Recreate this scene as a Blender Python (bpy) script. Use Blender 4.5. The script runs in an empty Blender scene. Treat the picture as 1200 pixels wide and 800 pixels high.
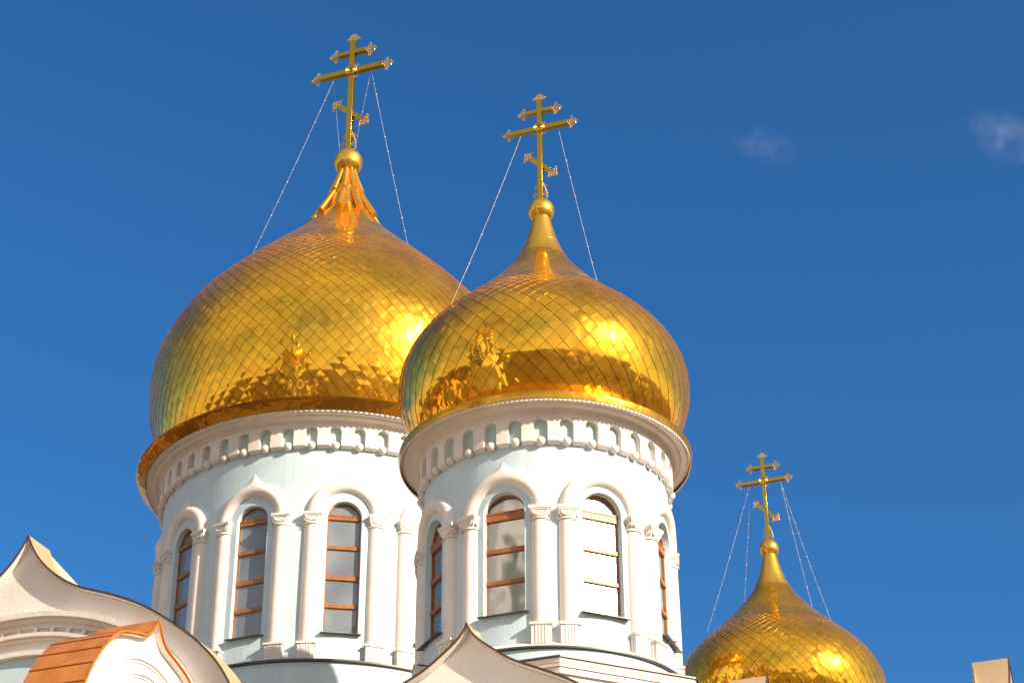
import bpy, math, random
import numpy as np
from mathutils import Matrix, Vector
R = math.radians
random.seed(7); RNG = np.random.default_rng(11)
scene = bpy.context.scene
COL = scene.collection
CAMZ = 1.6                                   # eye height; heights below are measured from the eye
YAW = R(-20.2)                               # the church is turned against the camera
N = Vector((math.sin(YAW), -math.cos(YAW)))  # facade normal
U = Vector((math.cos(YAW), math.sin(YAW)))   # along the facade, to the right
MC = Vector((0.8348, 45.5)); LC = Vector((-6.1138, 60.541)); RC = Vector((9.6577, 68.2825))

# ------------------------------------------------------------------ materials
def mat(name):
    m = bpy.data.materials.new(name); m.use_nodes = True
    nt = m.node_tree; nt.nodes.clear()
    out = nt.nodes.new('ShaderNodeOutputMaterial')
    return m, nt, out
def node(nt, typ, **kw):
    n = nt.nodes.new(typ)
    for k, v in kw.items():
        if k in n.inputs: n.inputs[k].default_value = v
        else: setattr(n, k, v)
    return n
def link(nt, a, b): nt.links.new(a, b)
def ramp(nt, fac, stops):
    r = nt.nodes.new('ShaderNodeValToRGB'); e = r.color_ramp.elements
    while len(e) < len(stops): e.new(.5)
    for i, (p, c) in enumerate(stops):
        e[i].position = p; e[i].color = (*c, 1) if len(c) == 3 else c
    link(nt, fac, r.inputs[0]); return r
def plaster(name, col, dirt, rough=.75, bump=.45, stain=.5, streak=.35):
    m, nt, out = mat(name)
    tc = node(nt, 'ShaderNodeTexCoord')
    n1 = node(nt, 'ShaderNodeTexNoise', Scale=1.1, Detail=8.0, Roughness=.62); link(nt, tc.outputs['Object'], n1.inputs['Vector'])
    mp = node(nt, 'ShaderNodeMapping'); mp.inputs['Scale'].default_value = (5.5, 5.5, .35); link(nt, tc.outputs['Object'], mp.inputs['Vector'])
    n2 = node(nt, 'ShaderNodeTexNoise', Scale=1.0, Detail=6.0, Roughness=.6); link(nt, mp.outputs[0], n2.inputs['Vector'])
    n3 = node(nt, 'ShaderNodeTexNoise', Scale=9.0, Detail=8.0, Roughness=.72); link(nt, tc.outputs['Object'], n3.inputs['Vector'])
    r1 = ramp(nt, n1.outputs[0], [(.42, (0, 0, 0)), (.75, (stain,)*3)])
    r2 = ramp(nt, n2.outputs[0], [(.5, (0, 0, 0)), (.78, (streak,)*3)])
    mx = node(nt, 'ShaderNodeMath', operation='MAXIMUM'); link(nt, r1.outputs[0], mx.inputs[0]); link(nt, r2.outputs[0], mx.inputs[1])
    # small chips
    v = node(nt, 'ShaderNodeTexVoronoi', Scale=2.3); link(nt, tc.outputs['Object'], v.inputs['Vector'])
    rv = ramp(nt, v.outputs['Distance'], [(.035, (1, 1, 1)), (.05, (0, 0, 0))])
    mc = node(nt, 'ShaderNodeMix', data_type='RGBA'); link(nt, mx.outputs[0], mc.inputs[0])
    mc.inputs[6].default_value = (*col, 1); mc.inputs[7].default_value = (*dirt, 1)
    m2 = node(nt, 'ShaderNodeMix', data_type='RGBA'); ml = node(nt, 'ShaderNodeMath', operation='MULTIPLY'); ml.inputs[1].default_value = .45
    link(nt, rv.outputs[0], ml.inputs[0]); link(nt, ml.outputs[0], m2.inputs[0]); link(nt, mc.outputs[2], m2.inputs[6]); m2.inputs[7].default_value = (.25, .2, .17, 1)
    bs = node(nt, 'ShaderNodeBsdfPrincipled', Roughness=rough); link(nt, m2.outputs[2], bs.inputs['Base Color'])
    ad = node(nt, 'ShaderNodeMath', operation='ADD'); link(nt, n3.outputs[0], ad.inputs[0]); link(nt, n1.outputs[0], ad.inputs[1])
    b = node(nt, 'ShaderNodeBump', Strength=bump, Distance=.02); link(nt, ad.outputs[0], b.inputs['Height']); link(nt, b.outputs[0], bs.inputs['Normal'])
    link(nt, bs.outputs[0], out.inputs[0]); return m
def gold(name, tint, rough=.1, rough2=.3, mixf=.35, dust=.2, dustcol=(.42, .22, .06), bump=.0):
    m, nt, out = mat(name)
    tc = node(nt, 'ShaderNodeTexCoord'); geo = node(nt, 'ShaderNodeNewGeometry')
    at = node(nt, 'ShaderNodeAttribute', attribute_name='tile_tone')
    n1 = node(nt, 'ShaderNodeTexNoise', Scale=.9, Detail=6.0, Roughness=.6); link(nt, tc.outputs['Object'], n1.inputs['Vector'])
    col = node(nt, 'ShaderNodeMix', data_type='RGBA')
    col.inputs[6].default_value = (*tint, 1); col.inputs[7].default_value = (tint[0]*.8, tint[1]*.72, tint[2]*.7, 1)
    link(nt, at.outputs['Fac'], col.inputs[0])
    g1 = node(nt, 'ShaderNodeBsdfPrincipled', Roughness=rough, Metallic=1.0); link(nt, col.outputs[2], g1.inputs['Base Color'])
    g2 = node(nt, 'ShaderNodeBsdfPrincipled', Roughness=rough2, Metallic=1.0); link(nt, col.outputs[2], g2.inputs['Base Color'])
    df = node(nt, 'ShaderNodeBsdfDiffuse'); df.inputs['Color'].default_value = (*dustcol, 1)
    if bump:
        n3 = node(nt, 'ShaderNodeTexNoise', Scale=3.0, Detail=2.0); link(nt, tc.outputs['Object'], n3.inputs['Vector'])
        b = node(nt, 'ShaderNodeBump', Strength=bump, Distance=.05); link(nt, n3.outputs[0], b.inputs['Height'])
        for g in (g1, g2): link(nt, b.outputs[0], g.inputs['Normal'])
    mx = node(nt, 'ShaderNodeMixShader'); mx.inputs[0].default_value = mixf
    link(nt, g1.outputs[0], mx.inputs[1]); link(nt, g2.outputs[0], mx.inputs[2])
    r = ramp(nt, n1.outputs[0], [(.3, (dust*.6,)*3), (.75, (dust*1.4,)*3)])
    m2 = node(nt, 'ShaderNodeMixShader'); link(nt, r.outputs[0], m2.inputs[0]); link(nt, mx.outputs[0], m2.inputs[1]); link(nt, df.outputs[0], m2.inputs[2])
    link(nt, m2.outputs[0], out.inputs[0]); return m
def simple(name, col, rough=.6, metal=0., var=.25, scale=2.0, bump=.1, coat=0.):
    m, nt, out = mat(name)
    tc = node(nt, 'ShaderNodeTexCoord')
    n1 = node(nt, 'ShaderNodeTexNoise', Scale=scale, Detail=7.0, Roughness=.65); link(nt, tc.outputs['Object'], n1.inputs['Vector'])
    r = ramp(nt, n1.outputs[0], [(.3, tuple(c*(1-var) for c in col)), (.7, tuple(min(1, c*(1+var*.6)) for c in col))])
    bs = node(nt, 'ShaderNodeBsdfPrincipled', Roughness=rough, Metallic=metal); link(nt, r.outputs[0], bs.inputs['Base Color'])
    if coat: bs.inputs['Coat Weight'].default_value = coat
    b = node(nt, 'ShaderNodeBump', Strength=bump, Distance=.02); link(nt, n1.outputs[0], b.inputs['Height']); link(nt, b.outputs[0], bs.inputs['Normal'])
    link(nt, bs.outputs[0], out.inputs[0]); return m
def glass_mat(name, dust, dustamt, grough=.04, base=.05):
    m, nt, out = mat(name)
    fr = node(nt, 'ShaderNodeFresnel', IOR=1.5)
    tr = node(nt, 'ShaderNodeBsdfTransparent'); tr.inputs[0].default_value = (.86, .9, .88, 1)
    gl = node(nt, 'ShaderNodeBsdfGlossy', Roughness=grough); gl.inputs[0].default_value = (.95, .97, 1, 1)
    df = node(nt, 'ShaderNodeBsdfDiffuse'); df.inputs[0].default_value = (*dust, 1)
    tc = node(nt, 'ShaderNodeTexCoord'); n1 = node(nt, 'ShaderNodeTexNoise', Scale=.9, Detail=1.5); link(nt, tc.outputs['Object'], n1.inputs['Vector'])
    r = ramp(nt, n1.outputs[0], [(.3, (dustamt*.75,)*3), (.7, (min(1, dustamt*1.25),)*3)])
    b = node(nt, 'ShaderNodeBump', Strength=.2, Distance=.05); link(nt, n1.outputs[0], b.inputs['Height']); link(nt, b.outputs[0], gl.inputs['Normal'])
    m1 = node(nt, 'ShaderNodeMixShader'); link(nt, r.outputs[0], m1.inputs[0]); link(nt, tr.outputs[0], m1.inputs[1]); link(nt, df.outputs[0], m1.inputs[2])
    m2 = node(nt, 'ShaderNodeMixShader'); mm = node(nt, 'ShaderNodeMath', operation='MULTIPLY'); mm.inputs[1].default_value = 1.6
    link(nt, fr.outputs[0], mm.inputs[0]); ba = node(nt, 'ShaderNodeMath', operation='ADD', use_clamp=True); ba.inputs[1].default_value = base; link(nt, mm.outputs[0], ba.inputs[0]); link(nt, ba.outputs[0], m2.inputs[0]); link(nt, m1.outputs[0], m2.inputs[1]); link(nt, gl.outputs[0], m2.inputs[2])
    link(nt, m2.outputs[0], out.inputs[0]); return m

TRIM = plaster('warm_white_trim', (.81, .745, .685), (.58, .48, .41), stain=.5, streak=.4)
WALL = plaster('pale_aqua_plaster', (.575, .705, .755), (.45, .53, .54), stain=.5, streak=.6)
MINT_SHADE = plaster('mint_niche_shade', (.47, .62, .585), (.45, .52, .48), stain=.3, streak=.2)  # mint deepened so the colour itself carries the shade of the niches
GABLE = plaster('cream_plaster', (.83, .775, .715), (.70, .62, .55), stain=.5, streak=.25)
GT = (1.0, .53, .042)
GOLD = gold('gilded_tile', GT, rough=.05, rough2=.28, mixf=.26, dust=.16, dustcol=(.70, .36, .03))
GOLDS = gold('gilded_sheet', (1.0, .57, .07), rough=.14, rough2=.4, mixf=.5, dust=.2, bump=.12)
GOLDR = gold('gilded_rim_sheet', (.74, .36, .035), rough=.12, rough2=.35, mixf=.4, dust=.2, bump=.5)
GOLDD = gold('dark_reflection_gilded_sheet', (.52, .235, .022), rough=.12, rough2=.35, mixf=.4, dust=.16, dustcol=(.34, .16, .03), bump=.6)  # centre rim: the dark roofs it mirrors are put into the tint
GOLDX = gold('gilded_cross', (.60, .38, .045), rough=.1, rough2=.3, mixf=.3, dust=.06)
GOLDL = gold('gilded_lattice', (.85, .55, .12), rough=.2, rough2=.5, mixf=.5, dust=.3, dustcol=(.34, .24, .08))
SEAM = simple('dark_gold_seam', (.15, .075, .02), rough=.65, metal=.3)
COPPER = simple('copper_sheet', (.60, .21, .04), rough=.42, metal=.25, var=.28, scale=1.6, bump=.12)
TAN = simple('tan_roof_sheet', (.50, .36, .205), rough=.5, metal=.15, var=.12, scale=1.1, bump=.1)
EDGE = simple('dark_roof_edge', (.075, .055, .045), rough=.5, metal=.2)
WOOD = simple('varnished_wood', (.36, .125, .028), rough=.45, var=.35, scale=5.)
LEDGE = simple('dark_sheet_metal', (.10, .09, .085), rough=.45, metal=.4)
GLASS = glass_mat('dusty_glass', (.50, .54, .57), .37)
SUNGLASS = glass_mat('rippled_glass', (.6, .58, .52), .1, .22, .2)
CLEAR = glass_mat('clear_glass', (.5, .5, .45), .05, .05, .2)
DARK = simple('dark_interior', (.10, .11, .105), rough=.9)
DIM = simple('dim_interior_wall', (.55, .52, .40), rough=.9, var=.1)
CURT = simple('cream_curtain', (.78, .70, .55), rough=.9, var=.06, scale=3.)
BLIND = simple('white_blind', (.85, .83, .80), rough=.9, var=.03)
CHAIN = simple('galvanised_chain', (.50, .47, .44), rough=.5, metal=.3, var=.1)
ASPH = simple('paving', (.11, .07, .035), rough=.9, var=.4, scale=.2)
GRASS = simple('dry_grass', (.085, .065, .03), rough=.95, var=.5, scale=.05)
LEAF = simple('far_foliage', (.06, .05, .02), rough=.95, var=.6, scale=.12)
ROOFM = simple('town_roof', (.16, .055, .03), rough=.7, var=.5, scale=.05)
CITY = simple('city_wall', (.52, .42, .29), rough=.85, var=.3, scale=.1)

# ------------------------------------------------------------------ mesh helpers
class MB:
    def __init__(s): s.v = []; s.f = []
    def add(s, vs, fs):
        o = len(s.v); s.v += [tuple(v) for v in vs]; s.f += [tuple(i+o for i in f) for f in fs]; return o
    def box(s, x0, x1, y0, y1, z0, z1, M=None):
        vs = [(x, y, z) for x in (x0, x1) for y in (y0, y1) for z in (z0, z1)]
        if M is not None: vs = [tuple(M @ Vector(v)) for v in vs]
        s.add(vs, [(0, 1, 3, 2), (4, 6, 7, 5), (0, 4, 5, 1), (2, 3, 7, 6), (0, 2, 6, 4), (1, 5, 7, 3)])
    def lathe(s, prof, seg=96, a0=0., a1=2*math.pi, M=None):
        full = abs(a1-a0-2*math.pi) < 1e-6; n = seg if full else seg+1; vs = []
        for i in range(n):
            a = a0+(a1-a0)*i/seg
            for r, z in prof: vs.append((r*math.sin(a), -r*math.cos(a), z))
        if M is not None: vs = [tuple(M @ Vector(v)) for v in vs]
        k = len(prof); fs = []
        for i in range(seg):
            j = (i+1) % n
            for q in range(k-1): fs.append((i*k+q, j*k+q, j*k+q+1, i*k+q+1))
        s.add(vs, fs)
    def tube(s, pts, r, seg=8, closed=False, cap=True):
        pts = [Vector(p) for p in pts]; n = len(pts); rr = r if hasattr(r, '__len__') else [r]*n
        vs = []; up = None
        for i, p in enumerate(pts):
            t = (pts[(i+1) % n]-pts[i-1]) if closed else (pts[min(i+1, n-1)]-pts[max(i-1, 0)])
            t.normalize()
            if up is None:
                up = Vector((0, 0, 1)) if abs(t.z) < .9 else Vector((1, 0, 0))
            a = t.cross(up)
            if a.length < 1e-6: a = t.orthogonal()
            a.normalize(); b = a.cross(t).normalized(); up = b
            for q in range(seg):
                an = 2*math.pi*q/seg; vs.append(p+a*math.cos(an)*rr[i]+b*math.sin(an)*rr[i])
        fs = []
        for i in range(n if closed else n-1):
            j = (i+1) % n
            for q in range(seg): fs.append((i*seg+q, i*seg+(q+1) % seg, j*seg+(q+1) % seg, j*seg+q))
        if cap and not closed: fs += [tuple(range(seg))[::-1], tuple(range((n-1)*seg, n*seg))]
        s.add(vs, fs)
    def ball(s, c, r, seg=16, M=None):
        k = seg//2; vs = [(c[0], c[1], c[2]-r)]
        for i in range(1, k):
            th = math.pi*i/k
            for q in range(seg): a = 2*math.pi*q/seg; vs.append((c[0]+r*math.sin(th)*math.cos(a), c[1]+r*math.sin(th)*math.sin(a), c[2]-r*math.cos(th)))
        vs.append((c[0], c[1], c[2]+r)); fs = []
        for q in range(seg): fs.append((0, 1+(q+1) % seg, 1+q)); fs.append((len(vs)-1, 1+(k-2)*seg+q, 1+(k-2)*seg+(q+1) % seg))
        for i in range(k-2):
            for q in range(seg): fs.append((1+i*seg+q, 1+i*seg+(q+1) % seg, 1+(i+1)*seg+(q+1) % seg, 1+(i+1)*seg+q))
        s.add(vs, fs)
    def build(s, name, m, parent=None, smooth=40, mats=None):
        return mk(name, s.v, s.f, m, parent, smooth)
def mk(name, vs, fs, m, parent=None, smooth=40):
    me = bpy.data.meshes.new(name); me.from_pydata(vs, [], fs); me.update()
    me.materials.append(m)
    if smooth:
        me.polygons.foreach_set('use_smooth', [True]*len(me.polygons))
        if smooth < 180: me.set_sharp_from_angle(angle=R(smooth))
    o = bpy.data.objects.new(name, me); COL.objects.link(o)
    if parent: o.parent = parent
    return o
def bevel(o, w=.015, seg=2):
    b = o.modifiers.new('soft_edges', 'BEVEL'); b.width = w; b.segments = seg; b.limit_method = 'ANGLE'; b.angle_limit = R(50); return o
def empty(name, loc, rz=0.):
    o = bpy.data.objects.new(name, None); COL.objects.link(o); o.location = loc; o.rotation_euler = (0, 0, rz); o.empty_display_size = .5; return o
def tag(o, label=None, cat=None, group=None, kind=None):
    if label: o['label'] = label
    if cat: o['category'] = cat
    if group: o['group'] = group
    if kind: o['kind'] = kind
    return o
def copy_tree(o, parent=None, skip=()):
    c = o.copy(); COL.objects.link(c)
    if parent: c.parent = parent
    for ch in list(o.children):
        if ch.name.split('.')[0] not in skip: copy_tree(ch, c, skip)
    return c
def cyl(r, a, z): return Vector((r*math.sin(a), -r*math.cos(a), z))

def spline(zk, rk, z):
    zk = np.array(zk); rk = np.array(rk); n = len(zk); h = np.diff(zk); A = np.eye(n); b = np.zeros(n)
    for i in range(1, n-1):
        A[i, i-1] = h[i-1]; A[i, i] = 2*(h[i-1]+h[i]); A[i, i+1] = h[i]; b[i] = 6*((rk[i+1]-rk[i])/h[i]-(rk[i]-rk[i-1])/h[i-1])
    m = np.linalg.solve(A, b); z = np.asarray(z, float); i = np.clip(np.searchsorted(zk, z)-1, 0, n-2); H = h[i]; t0 = zk[i+1]-z; t1 = z-zk[i]
    return (m[i]*t0**3+m[i+1]*t1**3)/(6*H)+(rk[i]/H-m[i]*H/6)*t0+(rk[i+1]/H-m[i+1]*H/6)*t1
ZKM = [23.3472, 24.0253, 24.7034, 25.3816, 26.0597, 26.7378, 27.416, 28.0941, 28.7722, 29.4504, 30.1285, 30.8066]
RKM = [2.86, 3.44, 3.7366, 3.8196, 3.661, 3.2485, 2.5792, 1.855, 1.2225, 0.7199, 0.4273, 0.2489]
ZKL = [30.004, 31.0398, 32.0757, 33.1115, 34.1474, 35.1832, 36.2191, 37.2549, 38.2908, 39.3266, 40.3625, 41.3983]
RKL = [5.60, 6.04, 6.325, 6.45, 6.3775, 6.0035, 5.4159, 4.558, 3.583, 2.5378, 1.5669, 0.80]

# ------------------------------------------------------------------ gilded onion dome out of single diamond tiles
def tiled_dome(zk, rk, ztop, NT, parent, z0=CAMZ, sub=4, bulge=.0013, tilt=.0007):
    zz = np.linspace(zk[0], ztop, 6000); rr = spline(zk, rk, zz); dr = np.gradient(rr, zz)
    ds = np.sqrt(1+dr*dr)
    q = np.concatenate([[0], np.cumsum((ds/rr)[:-1]*np.diff(zz))])     # conformal height
    dphi = 2*math.pi/NT; asp = .54                                    # half a diamond high per row
    rows = int(q[-1]/(dphi*asp))
    dq = q[-1]/rows
    us = np.linspace(0, 1, sub+1)
    tiles = []
    for j in range(0, rows-1):
        for i in range(NT): tiles.append((i+.5*(j % 2), j))
    tiles = np.array(tiles, float); T = len(tiles)
    # parametric diamond: bottom (c, j), right (c+.5, j+1), top (c, j+2), left (c-.5, j+1)
    a, b = np.meshgrid(us, us, indexing='ij'); a = a.ravel(); b = b.ravel()
    ins = .014; a_ = ins+(1-2*ins)*a; b_ = ins+(1-2*ins)*b
    P = tiles[:, :1]+.5*(a_-b_)[None]; Q = tiles[:, 1:]+(a_+b_)[None]
    size = np.interp(tiles[:, 1]*dq+dq, q, rr)*dphi/.44
    ta = RNG.normal(0, 1, T)*tilt*size; tb = RNG.normal(0, 1, T)*tilt*size
    size = size*np.where(tiles[:, 1] < rows*.40, 3.2, 1.0)
    bl = (RNG.normal(.6, 1.0, T))*bulge*size
    t2 = RNG.normal(0, 1, (T, 4))*bulge*.55*size[:, None]
    ac = 2*a-1; bc = 2*b-1
    H = ta[:, None]*ac+tb[:, None]*bc+bl[:, None]*((1-ac**2)*(1-bc**2))[None]
    H += t2[:, :1]*(np.sin(math.pi*ac)*(1-bc**2))[None]+t2[:, 1:2]*(np.sin(math.pi*bc)*(1-ac**2))[None]+t2[:, 2:3]*(ac*bc)[None]
    H += t2[:, 3:4]*(np.cos(1.5*math.pi*ac)*np.cos(1.5*math.pi*bc))[None]*.5
    low = np.where(tiles[:, 1] < rows*.36, 1.0, 0.0)*RNG.normal(0, 1, T)*.0075
    H += low[:, None]*(1-np.maximum(np.abs(ac), np.abs(bc)))[None]
    H += (-.0032*size)[:, None]*(a+b-1)[None]                          # shingled: the lower tip stands a little proud
    qq = np.clip(Q*dq, 0, q[-1]); z = np.interp(qq, q, zz); r = np.interp(qq, q, rr); d = np.interp(qq, q, dr)
    nl = np.sqrt(1+d*d); ph = P*dphi
    def pos(H_): 
        rad = r+H_/nl; return np.stack([rad*np.sin(ph), -rad*np.cos(ph), z-H_*d/nl+z0], -1)
    top = pos(H)
    n = sub+1; nv = n*n
    border = [i*n for i in range(n)]+[sub*n+k for k in range(1, n)]+[i*n+sub for i in range(sub-1, -1, -1)]+[k for k in range(sub-1, 0, -1)]
    low = pos(H-.035)[:, border]
    V = np.concatenate([top, low], 1); per = V.shape[1]
    f0 = np.array([[i*n+k, (i+1)*n+k, (i+1)*n+k+1, i*n+k+1] for i in range(sub) for k in range(sub)])
    nb = len(border); fs = np.array([[border[k], nv+k, nv+(k+1) % nb, border[(k+1) % nb]] for k in range(nb)])
    F1 = np.concatenate([f0, fs]); nf = len(F1)
    F = (F1[None]+(np.arange(T)*per)[:, None, None]).reshape(-1, 4)
    V = V.reshape(-1, 3)
    me = bpy.data.meshes.new('dome')
    me.vertices.add(len(V)); me.vertices.foreach_set('co', V.ravel())
    me.loops.add(F.size); me.loops.foreach_set('vertex_index', F.ravel().astype(np.int32))
    me.polygons.add(len(F)); me.polygons.foreach_set('loop_start', np.arange(0, F.size, 4, dtype=np.int32))
    me.polygons.foreach_set('loop_total', np.full(len(F), 4, np.int32))
    me.update(calc_edges=True)
    me.materials.append(GOLD); me.materials.append(SEAM)
    mi = np.tile(np.concatenate([np.zeros(len(f0)), np.zeros(len(fs))]), T).astype(np.int32)
    me.polygons.foreach_set('material_index', mi)
    me.polygons.foreach_set('use_smooth', np.ones(len(F), bool)); me.set_sharp_from_angle(angle=R(45))
    at = me.attributes.new('tile_tone', 'FLOAT', 'FACE'); at.data.foreach_set('value', np.repeat(RNG.random(T)**2*.8, nf))
    o = bpy.data.objects.new('dome', me); COL.objects.link(o); o.parent = parent
    # the shell the tiles are nailed to
    zs = np.linspace(zk[0], ztop+.1, 90); prof = [(float(x)-.02, float(y)+z0) for x, y in zip(spline(zk, rk, zs), zs)]
    s = MB(); s.lathe(prof, 128); s.build('dome_shell', SEAM, o, 180)
    return o

# ------------------------------------------------------------------ drum pieces
def arch_z(s, half, zs): return zs+math.sqrt(max(half*half-s*s, 0))
def drum_wall(Rw, nb, half, zs, zsill, zb, zt, depth, parent, windows=True):
    m = MB(); dth = 2*math.pi/nb; hb = Rw*dth/2
    for k in range(nb):
        c = k*dth
        ss = [-hb+(hb-half)*i/6 for i in range(6)]+[-half*math.cos(math.pi*i/18) for i in range(19)]+[half+(hb-half)*i/6 for i in range(1, 7)]
        for i in range(len(ss)-1):
            s0, s1 = ss[i], ss[i+1]; a0, a1 = c+s0/Rw, c+s1/Rw
            def quad(z00, z01, z10, z11, ra=Rw, rb=Rw): m.add([cyl(ra, a0, z00), cyl(rb, a1, z10), cyl(rb, a1, z11), cyl(ra, a0, z01)], [(0, 1, 2, 3)])
            inside = abs(s0+s1)/2 < half
            if not inside or not windows: quad(zb, zt, zb, zt)
            else:
                t0, t1 = arch_z(s0, half, zs), arch_z(s1, half, zs)
                quad(zb, zsill, zb, zsill); quad(t0, zt, t1, zt)
                f = depth
                for (za, zc) in ((t0, t1), (zsill, zsill)):
                    m.add([cyl(Rw, a0, za), cyl(Rw, a1, zc), cyl(Rw-f, a1*1+0, zc), cyl(Rw-f, a0, za)], [(0, 1, 2, 3)])
        if windows:
            for sg in (-1, 1):
                a = c+sg*half/Rw
                m.add([cyl(Rw, a, zsill), cyl(Rw, a, zs), cyl(Rw-depth, a, zs), cyl(Rw-depth, a, zsill)], [(0, 1, 2, 3)])
    o = m.build('drum_wall', WALL, parent, 30)
    return o
def frieze(Rw, Rp, nb, half, off, zcrown, zpend, ztop, zboss, rboss, parent):
    m = MB(); dth = 2*math.pi/nb; hb = Rp*dth/2; zs = zcrown-half
    for k in range(nb):
        c = off+k*dth
        ss = [-hb, -(hb+half)/2]+[-half*math.cos(math.pi*i/12) for i in range(13)]+[(hb+half)/2, hb]
        for i in range(len(ss)-1):
            s0, s1 = ss[i], ss[i+1]; a0, a1 = c+s0/Rp, c+s1/Rp
            if abs(s0+s1)/2 < half:
                t0, t1 = arch_z(s0, half, zs), arch_z(s1, half, zs)
                m.add([cyl(Rp, a0, t0), cyl(Rp, a1, t1), cyl(Rp, a1, ztop), cyl(Rp, a0, ztop)], [(0, 1, 2, 3)])
                m.add([cyl(Rp, a0, t0), cyl(Rp, a1, t1), cyl(Rw, a1, t1), cyl(Rw, a0, t0)], [(0, 1, 2, 3)])
            else:
                m.add([cyl(Rp, a0, zpend+.05), cyl(Rp, a1, zpend+.05), cyl(Rp, a1, ztop), cyl(Rp, a0, ztop)], [(0, 1, 2, 3)])
                m.add([cyl(Rp, a0, zpend+.05), cyl(Rp, a1, zpend+.05), cyl(Rp-.07, a1, zpend), cyl(Rp-.07, a0, zpend)], [(0, 1, 2, 3)])
                m.add([cyl(Rp-.07, a0, zpend), cyl(Rp-.07, a1, zpend), cyl(Rw, a1, zpend), cyl(Rw, a0, zpend)], [(0, 1, 2, 3)])
        for sg in (-1, 1):
            a = c+sg*half/Rp
            m.add([cyl(Rp, a, zpend+.05), cyl(Rp, a, zs), cyl(Rw, a, zs), cyl(Rw, a, zpend), cyl(Rp-.07, a, zpend)], [(0, 1, 2, 3, 4)])
    o = m.build('arcade_frieze', TRIM, parent, 35)
    m = MB(); m.lathe([(Rw+.006, zpend+.03), (Rw+.006, ztop-.02)], 160); m.build('niche_shade_lining', MINT_SHADE, o, 180)  # thin plate added behind the arches, niche shade put into its colour
    b = MB(); b.ball((0, 0, 0), rboss, 16); first = b.build('boss', TRIM, o, 180)
    me = first.data
    for k in range(nb):
        q = first if k == 0 else first.copy()
        if k: COL.objects.link(q)
        q.location = cyl(Rw+rboss*.75, off+k*dth, zboss); q.parent = o
    return o
def make_column(Rc, a, zcap, zcapb, zbase, zfoot, rs, hw, parent):
    """engaged column with cushion capital and fluted pedestal, at azimuth a"""
    Mx = Matrix.Rotation(a, 4, 'Z') @ Matrix.Translation((0, -Rc, 0))
    m = MB(); h = zcapb-zbase
    prof = [(rs*1.0, zbase), (rs*1.02, zbase+h*.3), (rs*1.0, zbase+h*.7), (rs*.96, zcapb+.02)]
    m.lathe(prof, 20, M=Mx); col = m.build('column', TRIM, parent, 60)
    m = MB()
    m.box(-hw, hw, -hw, hw, zcap-.075, zcap, Mx); m.box(-hw*.93, hw*.93, -hw*.93, hw*.93, zcap-.11, zcap-.075, Mx)
    hb = hw*.86; z1 = zcap-.11; z0 = zcapb+.04; rr = rs*1.02
    ring0 = [(hb*sx, hb*sy, z1) for sx, sy in ((-1, -1), (0, -1), (1, -1), (1, 0), (1, 1), (0, 1), (-1, 1), (-1, 0))]
    ring1 = [(hb*.97*sx, hb*.97*sy, z0+(z1-z0)*.45) for sx, sy in ((-1, -1), (0, -1), (1, -1), (1, 0), (1, 1), (0, 1), (-1, 1), (-1, 0))]
    ring2 = [(rr*math.cos(t), rr*math.sin(t), z0) for t in [R(x) for x in (225, 270, 315, 0, 45, 90, 135, 180)]]
    ring3 = [(x, y, z0-.05) for x, y, z in ring2]
    rings = [ring0, ring1, ring2, ring3]; vs = [tuple(Mx @ Vector(v)) for r_ in rings for v in r_]
    m.add(vs, [(i*8+k, i*8+(k+1) % 8, (i+1)*8+(k+1) % 8, (i+1)*8+k) for i in range(3) for k in range(8)])
    for rot in (0, 90, -90):                                          # raised lunette on each face
        Mr = Mx @ Matrix.Rotation(R(rot), 4, 'Z')
        pts = [Mr @ Vector((hb*.8*math.cos(t), -hb-.004, z1-.01-hb*.62*math.sin(t))) for t in np.linspace(0, math.pi, 11)]
        m.tube(pts, .02, 6)
    m.lathe([(rs*1.1, zcapb-.03), (rs*1.13, zcapb), (rs*1.1, zcapb+.03)], 20, M=Mx)
    m.build('capital', TRIM, col, 35)
    m = MB()
    m.box(-hw, hw, -hw, hw*.6, zbase-.06, zbase, Mx)
    pw = hw*.86; m.box(-pw, pw, -pw, pw*.6, zfoot, zbase-.06, Mx)
    for x in (-.48, -.16, .16, .48):
        m.box((x-.10)*pw, (x+.10)*pw, -pw-.018, -pw+.01, zfoot+.02, zbase-.062, Mx)
    for sy in (-1, 1):
        for y in (-.5, .0): m.box(sy*pw-.014*1, sy*pw+.014, (y-.12)*pw, (y+.12)*pw, zfoot+.02, zbase-.062, Mx)
    m.build('pedestal', TRIM, col, 30)
    return col
def make_archivolt(Rc, c, aw, zs, rad, rr, tip, parent, stilt=0.):
    """thick roll moulding bent round the drum, drawn up into a keel tip"""
    NSEG, K = 44, 16; vs = []; path = []
    for i in range(NSEG+1):
        t = math.pi*i/NSEG; path.append((-rad*math.cos(t), zs+rad*math.sin(t), -math.cos(t), math.sin(t), t))
    for (s, z, nx, nz, t) in path:
        w = abs(t-math.pi/2)/.33
        d = tip*max(0., 1-w)**1.9
        for k in range(K):
            an = 2*math.pi*k/K; o_ = math.cos(an); q_ = math.sin(an)
            out = rr*o_; dep = rr*q_
            ex = d*max(0., o_)**1.0 if o_ > 0 else 0.
            dep *= 1-.62*min(1., ex/max(tip, 1e-6))
            ss = s+nx*out; zz = z+nz*out+ex
            if d > 0 and o_ > 0: ss = ss*(1-.5*(ex/tip)*.6)
            vs.append(cyl(Rc+dep, c+ss/Rc, zz))
    fs = [(i*K+k, i*K+(k+1) % K, (i+1)*K+(k+1) % K, (i+1)*K+k) for i in range(NSEG) for k in range(K)]
    m = MB(); m.add(vs, fs); return m.build('archivolt', TRIM, parent, 60)
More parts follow.
